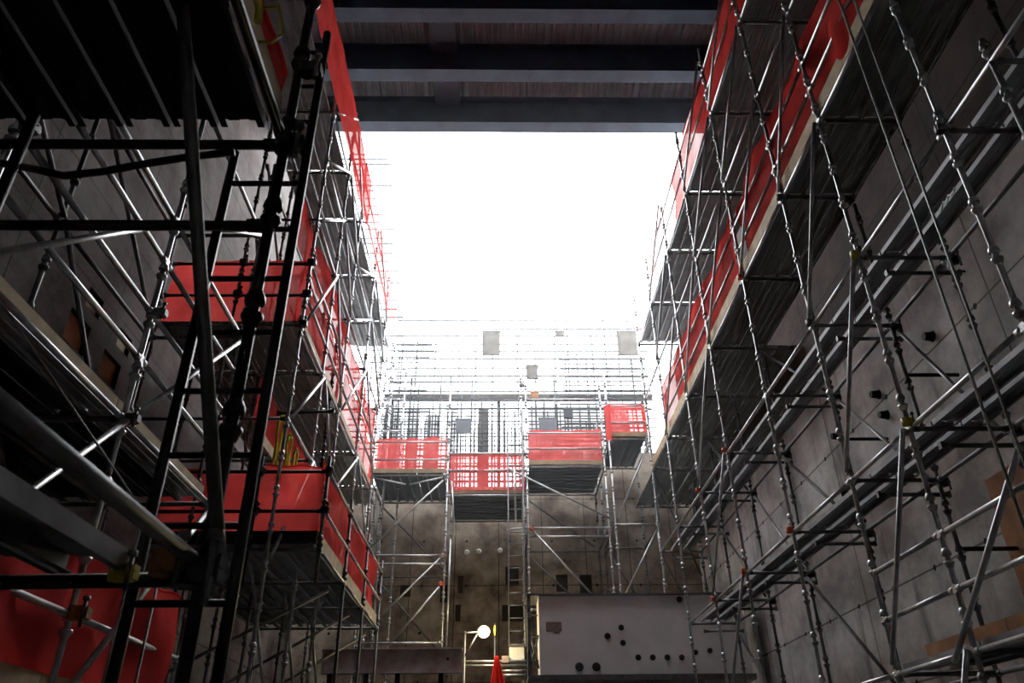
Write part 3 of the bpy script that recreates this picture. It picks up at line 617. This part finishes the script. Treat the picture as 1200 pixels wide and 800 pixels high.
# small second lamp post, white cabinet, red folded net, level pipes
p = on(580, 738, Y=18.3); s_ = empty('lamp_post', (p.x, 18.3, FL), 'slim dark post with a small brass fitting right of the work light', 'post')
b = MB(); b.tube((p.x, 18.3, FL), (p.x, 18.3, p.z+.15), .02, 8); b.build('pole', 'black', s_)
b = MB(); b.path([(p.x, 18.28, p.z-.12), (p.x, 18.28, p.z), (p.x, 18.28, p.z+.1)], [.015, .028, .015], 10); b.build('fitting', 'yellow', s_)
a, c = on(597, 774, Y=18.5), on(614, 757, Y=18.5)
cb = empty('cabinet', ((a.x+c.x)/2, 18.6, a.z), 'small white cabinet on pipes at the foot of the far ladder', 'cabinet')
b = MB(); b.lo_hi((a.x, 18.5, a.z), (c.x, 18.75, c.z)); b.build('body', 'white', cb)
b = MB(); b.lo_hi((a.x-.03, 18.46, c.z), (c.x+.03, 18.78, c.z+.03)); b.build('top', 'galv_dull', cb)
a, c = on(588, 776, Y=18.4), on(596, 768, Y=18.4); b = MB(); b.lo_hi((a.x, 18.4, a.z), (c.x, 18.6, c.z)); tag(b.build('equipment_box', 'oldbeam', origin=a), 'small dark red box left of the white cabinet', 'box')
for i, y in enumerate((775, 780, 786, 791)):
    a = on(538 if i < 2 else 586, y, Y=18.45); c = on(617, y, Y=18.45); b = MB(); b.tube((a.x, 18.45, a.z), (c.x, 18.45, a.z), .028, 10)
    tag(b.build('pipe', 'galv', origin=a), ['level silver pipe below the white cabinet, highest of four', 'level silver pipe below the white cabinet, second from the top of four', 'short level pipe near the bottom edge, third from the top of four', 'short level pipe at the bottom edge, lowest of four'][i], 'pipe')
sp_ = empty('pipe_support', (-.6, 18.5, FL), 'pair of slim grey posts carrying the level pipes at the bottom centre', 'post')
for x in (-.78, .55):
    b = MB(); b.tube((x, 18.495, FL), (x, 18.495, on(600, 772, Y=18.5).z), .025, 8); b.build('post', 'galv_dull', sp_)
def fold(u, v):
    wd = .04+.17*(1-v); top = on(582, 768, Y=17.9); bot = on(584, 815, Y=17.9)
    return (top.x+(bot.x-top.x)*(1-v)+wd*(u-.5)*2, 17.9+.05*math.sin(u*19)*(1.1-v), bot.z+(top.z-bot.z)*v)
b = MB(); b.grid(fold, 24, 10); b.grid(lambda u, v: Vector(fold(u, v))+Vector((0, .02, 0)), 24, 10); tag(b.build('folded_net', 'net', origin=fold(.5, 0)), 'folded red netting hanging upright at the bottom centre', 'safety netting')

# ------------------------------------------------------------------ reinforcement rising above the far wall
def bars(name, label, y, xs, zr, zs, xr, m='rebar', rv=.014, rh=.012, jit=.25):
    t = empty(name, ((xr[0]+xr[1])/2, y, zr[0]), label, 'rebar cage')
    for x in xs:
        b = MB(); x2 = x+R.uniform(-.02, .02); b.tube((x, y, zr[0]), (x2, y, zr[1]+R.uniform(-jit, jit)), rv, 6); b.build('vertical_bar', m, t)
    for z in zs:
        b = MB(); b.tube((xr[0]+R.uniform(-.1, .1), y-rv-rh, z), (xr[1]+R.uniform(-.1, .1), y-rv-rh, z+R.uniform(-.02, .02)), rh, 6); b.build('horizontal_bar', m, t)
    return t
def fr_(a, c, s, j=.2):
    out = []; x = a
    while x < c: out.append(x+R.uniform(-j, j)*s); x += s
    return out
bars('rebar_cage', 'dense steel reinforcement grid just above the far wall', 21.62, fr_(-3.6, 4.4, .125), (7.71, 9.9), fr_(7.9, 10.7, .14), (-3.7, 4.5), jit=.5, rv=.022, rh=.02)
bars('rebar_cage', 'second layer of thick upright bars close behind the dense reinforcement grid', 21.82, fr_(-3.5, 2.0, .33), (7.71, 10.9), fr_(7.9, 9.4, .3), (-3.7, 2.1), jit=.7, rv=.03, rh=.02)
bars('rebar_cage', 'tall sparse reinforcement grid fading into the white sky', 21.95, fr_(-3.2, 4.6, .62), (7.71, 13.2), fr_(10.4, 13.9, .30), (-3.4, 4.8), jit=.7, rv=.022, rh=.026)
bars('rebar_cage', 'reinforcement grid at the back right above the corner deck', 21.8, fr_(2.2, 4.9, .35), (7.71, 12.0), fr_(9.2, 12.4, .16), (2.0, 5.0), jit=.4, rv=.02, rh=.02)
bars('rebar_cage', 'reinforcement grid at the back left behind the far left tower', 21.8, fr_(-4.4, -2.4, .3), (7.71, 12.4), fr_(9.0, 12.6, .2), (-4.6, -2.2), jit=.4, rv=.02, rh=.02)
dw = empty('dowel_bars', (-4.6, 21.6, 12.4), 'row of short level steel bars sticking out at the top left against the sky', 'rebar')
z = 12.6
while z < 21.0:
    p = -3.45-(z-12.6)*.13+R.uniform(-.12, .12); b = MB(); b.tube((p-1.6, 21.6, z), (p+.35, 21.6, z+R.uniform(-.02, .02)), R.choice([.02, .026, .034]), 6); b.build('bar', 'rebar', dw); z += R.uniform(.22, .42)
b = MB(); b.tube((-3.9, 21.62, 12.3), (-5.6, 21.62, 21.2), .02, 6); b.build('edge_bar', 'rebar', dw)
# white sheeting, walers and boxes behind the bars
for i, (x0, x1, z0, z1) in enumerate(((445, 470, 485, 525), (475, 492, 480, 525), (497, 515, 485, 525), (522, 535, 480, 525))):
    a = on(x0, z1, Y=23.0); c = on(x1, z0, Y=23.0); b = MB(); b.lo_hi((a.x, 23.0, 7.7), (c.x, 23.04, c.z)); tag(b.build('white_sheet', 'white', origin=a), 'white upright sheet behind the reinforcement at the far left, %s from the left' % ORD[i], 'sheet')
a = on(620, 525, Y=23.2); c = on(735, 475, Y=23.2); b = MB(); b.lo_hi((a.x, 23.2, 7.7), (c.x, 23.24, c.z)); tag(b.build('white_sheet', 'white', origin=a), 'wide white sheet behind the reinforcement right of the ladder', 'sheet')
a = on(448, 468, Y=22.1); c = on(764, 461, Y=22.1); b = MB(); b.lo_hi((a.x, 22.1, a.z), (c.x, 22.25, c.z))
for x in (a.x+.3, 0, c.x-.3): b.lo_hi((x-.05, 22.25, 7.72), (x+.05, 22.35, c.z))
tag(b.build('timber_waler', 'darkwood', origin=a), 'long level timber running behind the reinforcement', 'timber')
a = on(560, 525, Y=22.8); c = on(573, 480, Y=22.8); b = MB(); b.lo_hi((a.x, 22.8, 7.7), (c.x, 22.9, c.z)); tag(b.build('formwork_board', 'darkwood', origin=a), 'dark upright board behind the bars just left of the ladder', 'board')
for i, (x0, y0, x1, y1, m, lab) in enumerate(((534, 490, 553, 507, 'greybox', 'blue-grey box hung on the bars left of the ladder'), (632, 489, 652, 507, 'greybox', 'blue-grey box hung on the bars right of the ladder'), (661, 478, 671, 489, 'black', 'small black box on the bars right of the blue-grey box'),
      (565, 387, 586, 415, 'darkwood', 'brown-grey panel high on the bars above the ladder'), (725, 387, 745, 415, 'darkwood', 'brown-grey panel high on the bars at the right'), (617, 427, 630, 443, 'darkwood', 'small panel on the bars right of the top of the ladder'), (651, 387, 661, 393, 'darkwood', 'tiny panel high on the bars between the two larger ones'), (622, 458, 631, 466, 'ply', 'small rusty panel beside the ladder top'))):
    yp = 21.49 if y0 > 450 else 21.80; a = on(x0, y1, Y=yp); c = on(x1, y0, Y=yp); b = MB(); b.lo_hi((a.x, yp, a.z), (c.x, yp+.09, c.z)); b.lo_hi((a.x-.02, yp-.01, c.z-.04), (c.x+.02, yp+.1, c.z)); b.lo_hi((a.x+.1*(c.x-a.x), yp-.015, a.z+.02), (a.x+.16*(c.x-a.x), yp, c.z))
    tag(b.build('plywood_sheet' if m != 'greybox' else 'junction_box', m, origin=a), lab, 'panel' if m != 'greybox' else 'box')
for i, (x, y) in enumerate(((546, 583), (561, 646), (586, 645), (547, 647))):
    p = on(x, y, Y=WB); b = MB(); b.path([(p.x, WB-.03, p.z), (p.x, WB-.001, p.z)], [.05, .08], 14); tag(b.build('grout_plug', 'white' if i in (1,) else 'block', origin=p), ['pale round plug high on the bare far wall', 'brightest round plug on the bare far wall', 'pale round plug on the far wall just left of the ladder', 'dull round plug on the far wall, leftmost of three in a row'][i], 'plug')

# ------------------------------------------------------------------ haze added under the opening to imitate the washed-out sky glow
hz = bpy.data.materials.new('dusty_air'); hz.use_nodes = True; nt = hz.node_tree; nt.nodes.remove(nt.nodes['Principled BSDF'])
vs = nt.nodes.new('ShaderNodeVolumeScatter'); vs.inputs['Density'].default_value = .007; vs.inputs['Color'].default_value = (.86, .93, 1, 1); vs.inputs['Anisotropy'].default_value = .2
nt.links.new(vs.outputs[0], nt.nodes['Material Output'].inputs['Volume']); M['haze'] = hz
b = MB(); b.lo_hi((WL+.02, 11.5, 4.6), (WR-.02, WB-.03, 14.6)); o_ = b.build('dusty_air', 'haze'); tag(o_, 'pale dusty air filling the far half of the shaft below the sky', 'haze', kind='stuff')

# dark sheets added in the far wall pockets to stand for their shade
for i, h in enumerate(bk):
    b = MB(); b.lo_hi((h[0]+.01, WB+.03, h[2]+.01), (h[1]-.01, WB+.06, h[3]-.01)); b.lo_hi((h[0]+.05, WB+.015, h[2]+.05), (h[1]-.05, WB+.03, h[3]-.05))
    tag(b.build('embedded_plate', 'blackplate', origin=(h[0], WB+.03, h[2])), ['dark plate in the far wall inside the left tower, leftmost', 'dark plate in the far wall inside the left tower, beside its right leg', 'narrow dark plate in the far wall right of the left tower, upper', 'narrow dark plate in the far wall right of the left tower, lower', 'dark plate in the far wall behind the ladder, upper', 'dark plate in the far wall behind the ladder, lower', 'dark plate above the steel box, left of the pair', 'dark plate above the steel box, right of the pair'][i], 'wall plate')
